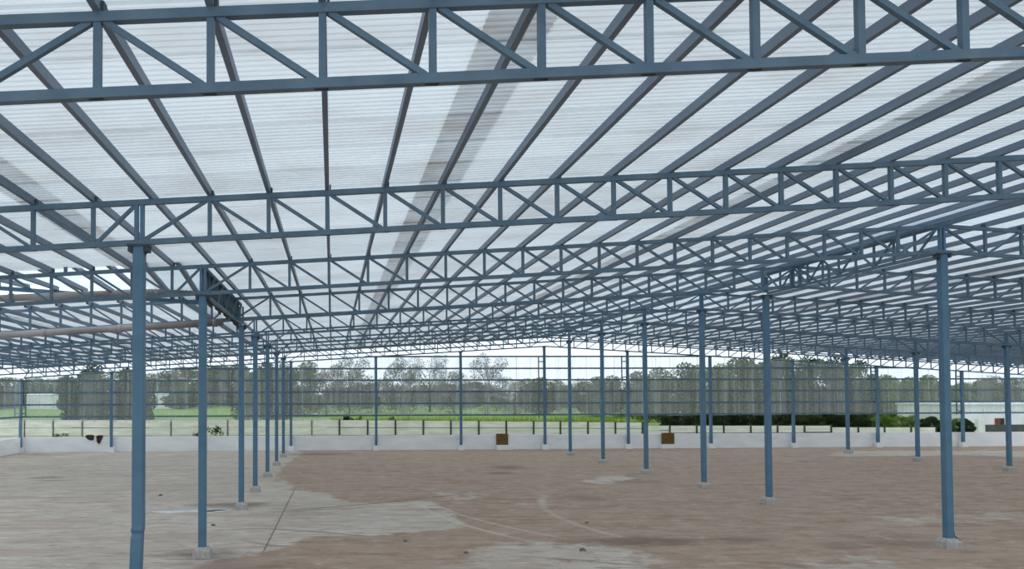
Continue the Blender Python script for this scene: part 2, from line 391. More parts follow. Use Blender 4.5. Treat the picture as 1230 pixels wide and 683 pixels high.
# ------------------------------------------------------------------ ceiling: purlins and translucent sheets
ceiling = thing('ceiling', 'translucent white corrugated roof on blue steel purlins', 'roof', kind='structure')
PH, PWD = .12, .065
def channel_mesh(length):
    """Rectangular steel tube with open ends; runs along +Y, bottom at z=0."""
    wd, ht, t, dp = PWD/2, PH, .006, .12
    out = [(-wd,0),(wd,0),(wd,ht),(-wd,ht)]; inn = [(-wd+t,t),(wd-t,t),(wd-t,ht-t),(-wd+t,ht-t)]
    b = MB()
    for y, pr in ((0,out),(length,out),(0,inn),(dp,inn),(length,inn),(length-dp,inn)): b.v += [(x, y, z) for x, z in pr]
    for k in range(4):
        n = (k+1) % 4
        b.f += [(k, n, 4+n, 4+k), (k, 8+k, 8+n, n), (8+k, 12+k, 12+n, 8+n), (4+k, 4+n, 16+n, 16+k), (16+k, 16+n, 20+n, 20+k)]
    b.f += [(12, 13, 14, 15), (23, 22, 21, 20)]
    return b.mesh('purlin', 'purlin')
Y_START = 1.5; Y_END = YW+.25
GAP0, GAP1 = LINES[2]+.25, LINES[3]-.40
full = channel_mesh(Y_END-Y_START); front = channel_mesh(LINES[2]+.12-Y_START); rear = channel_mesh(Y_END-GAP1)
chord_half = .042
for d in PUR_D:
    for side in (0, 1):
        X = XA + d if side == 0 else 2*XB - XA - d
        z = ztop(X) + chord_half
        if side == 0 and d < 0:
            link('purlin', front, ceiling, (X, Y_START, z)); link('purlin', rear, ceiling, (X, GAP1, z))
        else:
            link('purlin', full, ceiling, (X, Y_START, z))

RIBS, RP, AMP = 8, .125, .025
def sheet_mesh(x0, x1, dirt0, dirt1, name='roof_sheet'):
    """One corrugated sheet between two distances from the left row, slope included; ribs run along the slope."""
    b = MB(); prof = [(0, 0), (.060, 0), (.078, 1), (.107, 1)]
    ys = [(r*RP+p, h) for r in range(RIBS) for p, h in prof] + [(RIBS*RP, 0), (RIBS*RP+.055, 0)]; n = len(ys)-1
    us = [x0, x0+.55, x1-.55, x1]; dv = [dirt0, dirt0*.45, dirt1*.45, dirt1]; dirt = []
    for k, u in enumerate(us):
        for y, h in ys:
            b.v.append((u, y, SLOPE*u + AMP*(2*h-1))); dirt.append(dv[k])
    for k in range(3):
        for i in range(n):
            a = k*(n+1)+i; b.f.append((a, a+n+1, a+n+2, a+1))
    me = b.mesh(name, 'roof_sheet')
    at = me.attributes.new('end_dirt', 'FLOAT', 'POINT'); at.data.foreach_set('value', np.array(dirt, np.float32))
    return me
LAPS = [-18.6, -15.58, -8.15, -1.65, 4.82, 11.32, 17.95]
OV = .34
sheets = []          # (projected size, mesh, location, mirrored)
ms = {}
for a, bb in zip(LAPS[:-1], LAPS[1:]):
    e0 = a-OV if a > LAPS[0] else a; e1 = bb+OV if bb < LAPS[-1] else bb
    ms[a] = (sheet_mesh(e0, e1, 1.0 if a > LAPS[0] else .2, .75 if bb < LAPS[-1] else .2), (a+bb)/2)
ZS = ZT_A + chord_half + PH + AMP + .004
y = Y_START
rows = []
while y < Y_END-.2: rows.append(y); y += RIBS*RP
for a, (me, mid) in ms.items():
    for r, y in enumerate(rows):
        for side in (0, 1):
            if side == 0 and mid < -1.7 and y+1.0 > GAP0+.5 and y < GAP1-.1: continue
            X = XA+mid if side == 0 else 2*XB-XA-mid
            u, v, dpt = project((X, y+.5, ztop(X)+.2))
            size = 0
            if dpt > 2 and -420 < u < 1650 and v > -40: size = 1/dpt**2*(.3 if (u < -150 or u > 1380) else 1)
            lift = .006 if round(a*10) % 2 else 0
            sheets.append((size, me, (XA if side == 0 else 2*XB-XA, y, ZS+lift+random.uniform(0, .004)), side))
sheets.sort(key=lambda s: -s[0])
for s in sheets[:300]:
    o = link('roof_sheet', s[1], ceiling, s[2])
    if s[3]: o.scale = (-1, 1, 1)
def join_rest(lst):
    V, Fc, D = [], [], []; off = 0
    for _, me, loc, sd in lst:
        n = len(me.vertices); co = np.empty(n*3, np.float32); me.vertices.foreach_get('co', co); co = co.reshape(-1, 3)
        if sd: co = co*np.array([-1, 1, 1])
        V.append(co + np.array(loc)); d = np.empty(n, np.float32); me.attributes['end_dirt'].data.foreach_get('value', d); D.append(d)
        fa = np.array([p.vertices[:] for p in me.polygons]); Fc.append(fa+off); off += n
    b = MB(); b.v = np.concatenate(V).tolist(); b.f = np.concatenate(Fc).tolist()
    me = b.mesh('roof_sheet', 'roof_sheet'); at = me.attributes.new('end_dirt', 'FLOAT', 'POINT'); at.data.foreach_set('value', np.concatenate(D))
    return tag(link('roof_sheets_far', me, ceiling), kind='stuff')
join_rest(sheets[300:])
# ridge cap
rc = MB()
for sgn in (-1, 1):
    rc.quadbox([(XB, Y_START, ZS+SLOPE*SP+.03), (XB+sgn*.45, Y_START, ZS+SLOPE*(SP-.45)+.02), (XB+sgn*.45, Y_END, ZS+SLOPE*(SP-.45)+.02), (XB, Y_END, ZS+SLOPE*SP+.03),
                (XB, Y_START, ZS+SLOPE*SP+.036), (XB+sgn*.45, Y_START, ZS+SLOPE*(SP-.45)+.026), (XB+sgn*.45, Y_END, ZS+SLOPE*(SP-.45)+.026), (XB, Y_END, ZS+SLOPE*SP+.036)])
rc.build('ridge_cap', 'roof_sheet', ceiling)

# ------------------------------------------------------------------ roof trusses
CH, WEB, DIA = .084, .062, .052
def piece(name, p0, p1, wd, mat='truss'): return MB().beam(p0, p1, wd, wd).mesh(name, mat)
def truss_pieces(posts):
    """Pieces of one rising span, local to the lower column's bottom chord centre."""
    zb = lambda x: SLOPE*x; zt = lambda x: SLOPE*x + ZT_A-ZB_A
    out = [('top_chord', piece('top_chord', (0,0,zt(0)), (SP,0,zt(SP)), CH), (0,0,0)),
           ('bottom_chord', piece('bottom_chord', (0,0,zb(0)), (SP,0,zb(SP)), CH), (0,0,0))]
    hp = ZT_A-ZB_A-CH
    post = piece('web_post', (0,0,CH/2), (0,0,CH/2+hp), WEB)
    for x in posts: out.append(('web_post', post, (x,0,zb(x))))
    nodes = [0]+posts+[SP]; cache = {}
    for i, (a, b) in enumerate(zip(nodes[:-1], nodes[1:])):
        flip = i == 0 or i == len(nodes)-2
        key = (round(b-a, 3), flip)
        if key not in cache:
            d = b-a; e = .06
            if flip: p0, p1 = (e,0,SLOPE*e+CH*.4), (d-e,0,SLOPE*(d-e)+ZT_A-ZB_A-CH*.4)
            else: p0, p1 = (e,0,SLOPE*e+ZT_A-ZB_A-CH*.4), (d-e,0,SLOPE*(d-e)+CH*.4)
            cache[key] = piece('web_diagonal', p0, p1, DIA)
        out.append(('web_diagonal', cache[key], (a,0,zb(a))))
    return out
def joined_web(posts):
    b = MB(); 
    for nm, me, loc in truss_pieces(posts):
        if nm.startswith('web'):
            off = len(b.v); b.v += [tuple(v.co + Vector(loc)) for v in me.vertices]; b.f += [tuple(off+i for i in p.vertices) for p in me.polygons]
    return b.mesh('web', 'truss')
TP = {0: truss_pieces(POSTS_P0), 1: truss_pieces(POSTS_P1)}
JW = {0: joined_web(POSTS_P0), 1: joined_web(POSTS_P1)}
SPAN_TXT = ['left of the left column row', 'between left column row and ridge row', 'between ridge row and right column row', 'right of the right column row']
CLEAT = MB().box(-.012, .012, -.045, .045, 0, .085).mesh('purlin_cleat', 'dark_plate')
BOLT = MB().box(-.07, .05, -.016, .016, -.006, .003).mesh('bolt_plate', 'black')
def span_seen(li, sp):
    Y = LINES[li]; x0 = [X0, XA, XB, XC][sp]
    us = [project((x0+SP*t, Y, zbot(x0+SP*t)))[0] for t in (0, 1)]
    return us[1] > -30 and us[0] < 1290
for li, Y in enumerate(LINES):
    for sp in range(4):
        if not span_seen(li, sp): continue
        mirror = sp >= 2; kind = 0 if sp in (0, 3) else 1
        xo = [X0, XA, XC, XD][sp]
        t = thing('roof_truss', 'blue steel roof truss, %s from the front, %s' % (ORD[li] if li else 'first', SPAN_TXT[sp]), 'roof truss', (xo, Y, zbot(xo)), 'roof trusses')
        sgn = -1 if mirror else 1
        for nm, me, loc in TP[kind]:
            if li >= 6 and nm.startswith('web'): continue
            o = link(nm, me, t, (loc[0]*sgn, loc[1], loc[2]))
            if mirror: o.scale = (-1, 1, 1)
            if nm == 'top_chord': top_o = o
            if nm == 'bottom_chord': bot_o = o
            if nm == 'web_post' and li < 6:
                link('purlin_cleat', CLEAT, top_o, (loc[0]+.05, 0, loc[2]+ZT_A-ZB_A+CH/2))
                if li < 2: link('bolt_plate', BOLT, bot_o, (loc[0], 0, loc[2]-CH/2))
        if li >= 6:
            o = link('web', JW[kind], t)
            if mirror: o.scale = (-1, 1, 1)

# ------------------------------------------------------------------ columns
CW = .175
def footing_mesh():
    b = MB(); b.taper(0, 0, 0, .155, .20, .198); b.taper(0, 0, .155, .24, .198, .125); return b.mesh('footing', 'footing')
FOOT = footing_mesh()
def plate_mesh():
    b = MB(); b.box(-.17, .17, -.12, .12, -.03, 0)
    for s in (-1, 1): b.quadbox([(s*.0875,-.012,-.16),(s*.10,-.012,-.16),(s*.10,.012,-.16),(s*.0875,.012,-.16),(s*.0875,-.012,-.03),(s*.165,-.012,-.03),(s*.165,.012,-.03),(s*.0875,.012,-.03)])
    b.box(-.16, -.0876, -.10, .10, -.11, -.03); b.box(.0876, .16, -.10, .10, -.11, -.03)
    return b.mesh('cap_plate', 'dark_plate')
CAP = plate_mesh()
def shaft_mesh(z0, z1):
    # rolled box section with softly cut corners
    a = CW/2; c = .012; pr = [(-a+c,-a),(a-c,-a),(a,-a+c),(a,a-c),(a-c,a),(-a+c,a),(-a,a-c),(-a,-a+c)]
    b = MB(); 
    for z in (z0, z1): b.v += [(x, y, z) for x, y in pr]
    for i in range(8): b.f.append((i, (i+1) % 8, 8+(i+1) % 8, 8+i))
    b.f += [tuple(range(8))[::-1], tuple(range(8, 16))]
    return b.mesh('shaft', 'steel')
def dented_shaft(z0, z1):
    """The foremost column is knocked out of true: a crease with a lip below mid height."""
    a = CW/2; c = .012; pr = [(-a+c,-a),(a-c,-a),(a,-a+c),(a,a-c),(a-c,a),(-a+c,a),(-a,a-c),(-a,-a+c)]
    st = [(z0,-.05,1),(1.0,-.032,1),(1.52,-.014,1),(1.60,-.012,.84),(1.66,0,1.12),(1.71,.004,1.0),(2.1,.002,1),(z1,0,1)]
    b = MB()
    for z, dx, k in st:
        for x, y in pr: b.v.append((x*(k if x < 0 else 1)+dx, y*(k if y < 0 else 1), z))
    for j in range(len(st)-1):
        for i in range(8): b.f.append((j*8+i, j*8+(i+1) % 8, (j+1)*8+(i+1) % 8, (j+1)*8+i))
    b.f += [tuple(range(8))[::-1], tuple(range((len(st)-1)*8, len(st)*8))]
    return b.mesh('shaft', 'steel')
_sh = {}
def column(X, Y, label, dent=False, group=None):
    t = thing('steel_column', label, 'column', (X, Y, 0), group)
    zb = zbot(X) - CH/2
    key = (round(zb, 3), dent)
    if key not in _sh: _sh[key] = dented_shaft(.22, zb-.02) if dent else shaft_mesh(.22, zb-.02)
    link('shaft', _sh[key], t); link('footing', FOOT, t); link('cap_plate', CAP, t, (0, 0, zb))
    h = ZT_A-ZB_A
    if 'stub' not in _sh:
        b = MB(); b.box(-.03, .03, -.04, .04, CH, h); _sh['stub'] = b.mesh('stub_post', 'steel')
    for s in (-1, 1): link('stub_post', _sh['stub'], t, (s*.045, 0, zb))
    return t
YCOL = [LINES[1], LINES[2], 26.04] + LINES[4:8]
NUM = ['foremost', 'second', 'third', 'fourth', 'fifth', 'sixth', 'seventh']
for i, Y in enumerate(YCOL):
    lab = ('tall blue steel column with a dent near its foot, foremost of the left row' if i == 0 else
           '%s blue steel column from the front in the left row' % NUM[i])
    column(XA, Y, lab, i == 0, 'columns of the left row')
for i, Y in enumerate(YCOL[1:]):
    lab = ('thick blue steel column with a black conduit at its concrete foot, foremost of the ridge row' if i == 0 else
           '%s blue steel column from the front in the middle ridge row' % NUM[i])
    column(XB, Y, lab, False, 'columns of the ridge row')
for i, Y in enumerate(LINES[5:8]):
    column(XC, Y, '%s visible blue steel column of the right-hand row' % NUM[i], False, 'columns of the right row')

# conduit at the foot of the foremost ridge column
cx, cy = XB, LINES[2]
pts = [(cx+.095, cy-.05, .40), (cx+.10, cy-.06, .30), (cx+.14, cy-.09, .25), (cx+.19, cy-.12, .19), (cx+.215, cy-.14, .12), (cx+.22, cy-.15, .05), (cx+.22, cy-.15, 0.0)]
tag(MB().tube(pts, .014, 8).build('electrical_conduit', 'black', smooth=True), 'black bent conduit beside the concrete foot of the foremost ridge column', 'conduit')

# ------------------------------------------------------------------ longitudinal trusses
def long_truss(X, Y0, Y1, label, clad=False, dz=0.0):
    t = thing('longitudinal_truss', label, 'truss', (X, Y0, zbot(X)+dz))
    Ln = Y1-Y0; h = ZT_A-ZB_A
    MB().beam((0,0,h), (0,Ln,h), .07, .07, (1,0,0)).build('top_chord', 'truss', t)
    MB().beam((0,0,0), (0,Ln,0), .08, .08, (1,0,0)).build('bottom_chord', 'truss', t)
    n = 10; st = Ln/n
    post = MB().beam((0,0,.04), (0,0,h-.035), .05, .05).mesh('web_post', 'truss')
    up = MB().beam((0,.03,.03), (0,st-.03,h-.03), .045, .045, (1,0,0)).mesh('web_diagonal', 'truss')
    dn = MB().beam((0,.03,h-.03), (0,st-.03,.03), .045, .045, (1,0,0)).mesh('web_diagonal', 'truss')
    for k in range(1, n): link('web_post', post, t, (0, k*st, 0))
    for k in range(n): link('web_diagonal', up if k % 2 else dn, t, (0, k*st, 0))
    return t
rt = long_truss(XB, LINES[2]+.13, 26.04-.13, 'dark lattice truss along the ridge joining the two foremost ridge columns')
for s in (-1, 1):
    MB().box(-.04, .04, -.05, .05, .04, ZT_A-ZB_A-.035).build('hanger_post', 'steel', rt, loc=(0, LINES[3]-LINES[2]-.13+s*.22, 0))
ft = long_truss(XA, LINES[2]+.13, 26.04-.13, 'lattice truss clad in dark ribbed sheets along the left column row')
fl = 26.04-.36-LINES[2]; ns = 14; sw = fl/ns
def fascia_sheet(drop):
    b = MB(); n = 6
    for i in range(n+1):
        for zz in (-.06-drop, ZT_A-ZB_A+.10): b.v.append((-.06 - (.018 if i % 2 else 0), i*sw*1.04/n, zz))
    for i in range(n): b.f.append((2*i, 2*i+2, 2*i+3, 2*i+1))
    return b.mesh('cladding_sheet', 'fascia')
fs = [fascia_sheet(d) for d in (0, .05, .10)]
for k in range(ns): link('cladding_sheet', fs[k % 3 if k < 11 else 2], ft, (0.004*(k % 2), k*sw, 0))

# ------------------------------------------------------------------ gap in the left roof: cross beam, lean-to purlins, sheets and drain pipes
YG = 21.9
g0, g1 = at_y(0, 346, YG), at_y(233, 363, YG)
gsl = (g1.z-g0.z)/(g1.x-g0.x)
def zbeam(X): return g0.z + gsl*(X-g0.x)
xg0, xg1 = g0.x-2.5, XA-.30
gp = thing('gutter_roof', 'low infill roof over the drain gap left of the clad lattice truss', 'roof')
MB().beam((xg0, YG, zbeam(xg0)), (xg1, YG, zbeam(xg1)), .10, .11).build('cross_beam', 'steel', gp)
for k in range(13):
    X = xg1-.35-k*.80
    MB().beam((X, LINES[2]+.2, ztop(X)+.20), (X, YG+.06, zbeam(X)+.11), .10, .11, (1,0,0)).build('infill_purlin', 'purlin', gp)
stub = MB().box(-.035, .035, -.035, .035, 0, .2).mesh('stub_post', 'truss')
for d in (-8.6, -6.9, -4.9, -3.2, -1.35): link('stub_post', stub, gp, (XA+d, LINES[2]+.05, ztop(XA+d)+CH/2))
nb = 10
for k in range(nb):
    xa_ = xg0 + (xg1-xg0)*k/nb; xb_ = xg0 + (xg1-xg0)*(k+1)/nb + .03
    b = MB(); n = 16
    for i in range(n+1):
        X = xa_+(xb_-xa_)*i/n; dz = (.02 if i % 2 else 0)+.004*(k % 2)
        b.v += [(X, LINES[2]+.35, ztop(X)+.265+dz), (X, YG+.15, zbeam(X)+.175+dz)]
    for i in range(n): b.f.append((2*i, 2*i+2, 2*i+3, 2*i+1))
    me = b.mesh('infill_sheet', 'roof_sheet'); me.attributes.new('end_dirt', 'FLOAT', 'POINT'); link('infill_sheet', me, gp)
def drain_pipe(p0, p1, r, label, joints):
    t = thing('drain_pipe', label, 'pipe', p0)
    p0, p1 = Vector(p0), Vector(p1); d = p1-p0
    po = MB().tube([(0,0,0), tuple(d)], r, 14).build('pipe', 'pipe', t, True)
    for q in joints:
        c = d*q; e = d.normalized()*.07; MB().tube([tuple(c-e), tuple(c+e)], r*1.22, 14).build('coupling', 'pipe', po, True)
    return t
a_, b_ = at_y(-60, 406, LINES[3]-.28), at_y(268, 387, LINES[3]-.28)
drain_pipe(a_, b_, .105, 'long grey drain pipe with couplings, lower of the two behind the nearest left columns', (.34, .62, .97))
a_, b_ = at_y(-60, 361, YG-.35), at_y(232, 348.5, YG-.35)
drain_pipe(a_, b_, .10, 'brownish grey drain pipe, upper of the two, seen through the third left truss', (.25, .55, .85))
# elbow and valve at the clad truss
el = thing('pipe_elbow', 'dark pipe elbow beside the head of the second left column', 'pipe fitting', tuple(at_y(233.5, 348.4, YG-.35)))
MB().tube([(0,0,0), (.14,.0,.01), (.22,.05,-.04), (.24,.10,-.16)], .12, 12).build('bend', 'dark_plate', el, True)
MB().box(-.05, .22, -.06, .06, .12, .17).build('bracket', 'dark_plate', el)

# ------------------------------------------------------------------ back wall: plinth wall, girts, clear sheets
YWL = YW + .22
wb = thing('wall_back', 'low white masonry wall with blue girts and clear corrugated sheets above', 'wall', kind='structure')
WALL_H = 1.02
MB().box(X0-.2, XD+2, YWL, YWL+.2, 0, WALL_H).build('low_wall', 'white_wall', wb)
GZ = [2.42, 3.24, 4.06, 4.87, 5.68, 6.52]
def roof_under(X): return ztop(X) - .05
for z in GZ:
    # girts stop where the sloping roof meets them
    dx = max(0, (z - (ZT_A-.12))/SLOPE); xl = max(X0-.1, XA + dx) if z > roof_under(X0) else X0-.1
    if z > roof_under(X0): xl = XA + (z - ZB_A - .05)/SLOPE
    xl = max(xl, X0-.1); xr = min(2*XB-xl, XD+1.5)
    MB().box(xl, xr, YW+.11, YW+.17, z-.055, z+.055).build('girt', 'truss', wb)
# clear sheets, each about a metre wide
_cs = {}
def clear_mesh(h):
    h = round(h, 2)
    if h not in _cs:
        b = MB(); n = 20
        for i in range(n+1): b.v += [(i*1.07/n, (.016 if i % 2 else 0), 0), (i*1.07/n, (.016 if i % 2 else 0), h)]
        for i in range(n): b.f.append((2*i, 2*i+2, 2*i+3, 2*i+1))
        _cs[h] = b.mesh('clear_sheet', 'clear', True)
    return _cs[h]
x = X0-.05; k = 0
while x < XD+1:
    top = min(6.58, zbot(x+.5)+.1 if zbot(x+.5) < 6.58 else 6.58)
    z0 = (2.07 if x < XA+2.5 else 2.34) + .02*((k*7) % 3-1)
    link('clear_sheet', clear_mesh(round((top-z0)*5)/5), wb, (x, YW+.19+.006*(k % 2), z0)); x += 1.0; k += 1

# ------------------------------------------------------------------ left wall
wl = thing('wall_left', 'low white side wall with blue girts and clear sheets at the far left', 'wall', kind='structure')
MB().box(X0-.35, X0-.15, 30, YWL+.2, 0, WALL_H).build('low_wall', 'white_wall', wl)
for z in GZ[:4]: MB().box(X0-.14, X0-.08, 30, YW+.15, z-.055, z+.055).build('girt', 'truss', wl)
y = 42.0; k = 0
while y < YW:
    o = link('clear_sheet', clear_mesh(3.0), wl, (X0-.15-.006*(k % 2), y, 2.07)); o.rotation_euler = (0, 0, math.pi/2); y += 1.0; k += 1

# ------------------------------------------------------------------ wall columns, placed where each foot meets the wall
WCOL = {-3: 24.6, -2: 133.9, -1: 242.5, 0: 349.6, 1: 451.9, 2: 553.8, 3: 654.6, 4: 754.7, 5: 854, 6: 953.3, 7: 1054.5, 8: 1156.8}
WLAB = {-3: 'slim blue wall column in the far left corner with a ladder-like frame', -2: 'slim blue wall column right of the dark rags on the back wall',
        -1: 'slim blue wall column hidden behind the second column of the left row', 0: 'slim blue wall column at the far end of the left column row',
        1: 'slim blue wall column first to the right of the left column row on the back wall', 2: 'slim blue wall column just left of the left brown box',
        3: 'slim blue wall column under the roof ridge on the back wall', 4: 'slim blue wall column just left of the right brown box',
        5: 'slim blue wall column first to the right of the right brown box', 6: 'slim blue wall column second to the right of the right brown box',
        7: 'slim blue wall column in front of the bright green bushes', 8: 'slim blue wall column left of the white building at the far right'}
plinth = MB().taper(0, 0, 0, .34, .21, .19).mesh('plinth', 'white_wall')
for k, u in WCOL.items():
    p = at_y(u, 534, YW); X = p.x; top = zbot(X)-CH/2
    t = thing('wall_column', WLAB[k], 'column', (X, YW-.02, 0), 'columns along the back wall')
    b = MB(); a = .085; b.box(-a, a, -a, a, .30, top); b.build('shaft', 'steel', t); link('plinth', plinth, t)
    MB().box(-.13, .13, -.10, .10, top-.03, top).build('cap_plate', 'dark_plate', t)
    if k in (-3, 3, 4, 7, 8):
        hi = min(top, 6.5) if k != 8 else top
        lo = {-3: 2.4, 3: 2.2, 4: 4.8, 7: 3.2, 8: 2.3}[k]
        sd = [-.40] + ([.32] if k == -3 else [])
        for s in sd:
            MB().box(s-.035, s+.035, 0, .07, lo, hi+.02).build('frame_post', 'truss', t)
            for zz in (lo+.25, hi-.35):
                x0_, x1_ = sorted((s, .086 if s > 0 else -.086)); MB().box(x0_, x1_, 0.01, .06, zz-.035, zz+.035).build('frame_rung', 'truss', t)

# ------------------------------------------------------------------ two brown boxes on the wall
def brown_box(u0, u1, v0, v1, label, ledge):
    a = at_y(u0, v1, YWL-.15); c = at_y(u1, v0, YWL-.15); wd = c.x-a.x; ht = c.z-a.z
    if ledge:
        q = at_y(u1+6, v1, YWL-.15)
        tag(MB().box(a.x-.02, q.x, YWL-.42, YWL-.001, 0, a.z-.001).build('wall_ledge', 'white_wall'), 'white ledge under the left brown box on the back wall', 'ledge')
    else:
        tag(MB().box(a.x-.05, c.x+.05, YWL-.24, YWL-.001, 0, a.z-.001).build('wall_ledge', 'white_wall'), 'white ledge under the right brown box on the back wall', 'ledge')
    t = thing('wooden_box', label, 'box', (a.x, YWL-.22, a.z), 'brown boxes on the back wall')
    MB().box(0, wd-.03, .02, .215, 0, ht).build('body', 'wood', t)
    MB().box(0, wd, 0, .02, 0, ht*.46).build('plank', 'wood', t); MB().box(0, wd, 0, .02, ht*.50, ht).build('plank', 'wood', t)
    MB().box(wd-.029, wd+.03, .021, .21, 0, ht).build('edge_board', 'post_dark', t)
brown_box(596.5, 609.5, 520.5, 534, 'brown plank box on a wide ledge, left of the two on the back wall', True)
brown_box(795.5, 809, 519.5, 533, 'brown plank box, right of the two on the back wall', False)

# ------------------------------------------------------------------ dark rags over the wall, weeds
def rag(u0, u1, v0, v1, label, shape):
    a = at_y(u0, v1, YWL-.03); c = at_y(u1, v0, YWL-.03); b = MB(); n = len(shape)
    for y0 in (0, .06):
        for (x, z) in shape: b.v.append((a.x+(c.x-a.x)*x + random.uniform(-.01, .01), YWL-.075+y0, a.z+(c.z-a.z)*z))
    b.f.append(tuple(range(n))); b.f.append(tuple(range(n, 2*n))[::-1])
    for i in range(n): b.f.append((i, n+i, n+(i+1) % n, (i+1) % n))
    # fold lying over the wall top
    z1 = max(v[2] for v in b.v); b.box(a.x+(c.x-a.x)*.2, a.x+(c.x-a.x)*.8, YWL-.08, YWL+.12, max(z1-.06, WALL_H+.002), max(z1, WALL_H+.05))
    tag(b.build('rag', 'rag'), label, 'rag', 'dark rags on the back wall')
rag(102, 113, 522, 529, 'flat dark brown rag over the top of the white wall, left of the pair', [(0,.75),(.35,.2),(.8,0),(1,.3),(1,.9),(.6,1),(.2,.95)])
rag(115.5, 124, 522.5, 533, 'pointed dark brown rag hanging down the white wall, right of the pair', [(.05,.9),(.1,.3),(.35,0),(.55,.1),(.75,.5),(1,.85),(.95,1),(.3,1)])

def leaf_cloud(b, c, r, n, size, rng, flat=1.0):
    for _ in range(n):
        while True:
            p = Vector((rng.uniform(-1,1), rng.uniform(-1,1), rng.uniform(-1,1)))
            if .25 < p.length < 1: break
        q = Vector((c[0]+p.x*r[0], c[1]+p.y*r[1], c[2]+p.z*r[2]))
        d1 = Vector((rng.uniform(-1,1), rng.uniform(-1,1), rng.uniform(-1,1)*flat)).normalized(); d2 = d1.orthogonal().normalized()
        s = size*rng.uniform(.6, 1.3); o = len(b.v)
        b.v += [tuple(q-d1*s), tuple(q+d2*s*.45), tuple(q+d1*s), tuple(q-d2*s*.45)]; b.f.append((o, o+1, o+2, o+3))
def weed(u, v, Y, h, wd, label, mat, n=160, group=None):
    p = at_y(u, v, Y); p.z = max(p.z-h, -.03) if p.z-h < .3 else -.03
    p.z = -.03; top = at_y(u, v, Y).z
    rng = random.Random(int(u*7+v)); t = thing('weed_clump', label, 'plant', tuple(p), group)
    b = MB(); s = MB(); H = top+.03
    for k in range(7):
        a = rng.uniform(0, 6.28); r = wd*rng.uniform(.2, .9); q = (math.cos(a)*r, math.sin(a)*r*.5, H*rng.uniform(.75, 1))
        s.tube([(0,0,0), (q[0]*.4, q[1]*.4, q[2]*.6), q], [.02, .014, .006], 5); leaf_cloud(b, (q[0], q[1], q[2]-.1), (wd*.35, wd*.3, h*.45), n//7, .07, rng)
    s.build('stem', 'bark', t); b.build('foliage', mat, t)
weed(258, 513, YWL+1.4, .55, .55, 'scraggly dark weed behind the wall between second and third left columns', 'leaf_dark', 260)
weed(235, 518, YWL+1.2, .35, .35, 'small dry weed behind the wall left of the second left column', 'leaf_grey', 90)
weed(72, 520, YWL+.9, .25, .55, 'low green weed tuft behind the wall near the far left corner', 'leaf_green', 150)

# ------------------------------------------------------------------ precast concrete fence behind the wall
YF = 62.5
fn = thing('precast_fence', 'precast concrete panel fence with posts behind the low white wall', 'fence', (0, YF, 0))
posts_u = [29-34.4, 29, 63.5, 98.5, 132.5, 167.5, 205, 239, 273, 306, 340, 374, 407.7, 441.6, 475, 508.5, 541.5, 575, 608, 640.8, 673, 706, 739, 771.5, 804.3, 836.6, 869, 901.5, 933.5, 966, 998, 1030.5, 1062, 1094, 1124, 1152]
px_ = [at_y(u, 510, YF).x for u in posts_u]
def ftop(u): return at_y(u, 504.3 if u < 420 else (504.3+(u-420)*.0085 if u < 785 else (511.0 if u < 1000 else 513.0)), YF).z
pm = {}
for i, (u, X) in enumerate(zip(posts_u, px_)):
    dark = 395 < u
    if u < 1130:
        h = ftop(u-8)+.06; wd = .13 if dark else .05
        MB().box(X-wd/2-(0 if dark else .03), X+wd/2, -.07, .07, -.03, h).build('fence_post', 'post_dark' if dark else 'post_light', fn)
        if not dark: MB().box(X+wd/2+.001, X+wd/2+.06, -.06, .06, -.03, h-.02).build('painted_gap_shade', 'post_dark', fn)  # solid dark strip that paints in the shade beside each pale post
    if i+1 < len(px_) and u < 1130:
        X1 = px_[i+1]; top = ftop((u+posts_u[i+1])/2)
        if u > 1100: continue
        np_ = 3 if u < 785 else 2
        ph = top/np_
        for j in range(np_):
            gap = .10 if (u > 960 and j == np_-1) else .05
            zt = top-(np_-1-j)*ph
            MB().box(X+.066, X1-.066 if 395 < posts_u[i+1] else X1-.05, -.03+.012*((i+j) % 2), .03, zt-ph+gap-(0.03 if j == 0 else 0), zt).build('fence_panel', 'precast', fn)

# ------------------------------------------------------------------ grass behind the fence
def grass(name, x0, x1, y0, y1, n, h, label, seed):
    rng = random.Random(seed); b = MB()
    for _ in range(n):
        x, y = rng.uniform(x0, x1), rng.uniform(y0, y1); hh = h*rng.uniform(.5, 1.2); lx, ly = rng.uniform(-.4, .4)*hh, rng.uniform(-.4, .4)*hh; wd = .05
        o = len(b.v); b.v += [(x-wd, y, -.03), (x+wd, y, -.03), (x+lx, y+ly, hh)]; b.f.append((o, o+1, o+2))
    tag(b.build(name, 'grass'), label, 'grass', kind='stuff')
grass('tall_grass', at_y(395, 505, 64).x, at_y(790, 505, 64).x, 66.2, 73, 7000, 1.75, 'tall green grass behind the middle stretch of the concrete fence', 3)
grass('grass_tufts', -60, at_y(395, 505, 64).x, 70, 80, 5000, .6, 'field grass seen through the clear sheets on the left', 4)

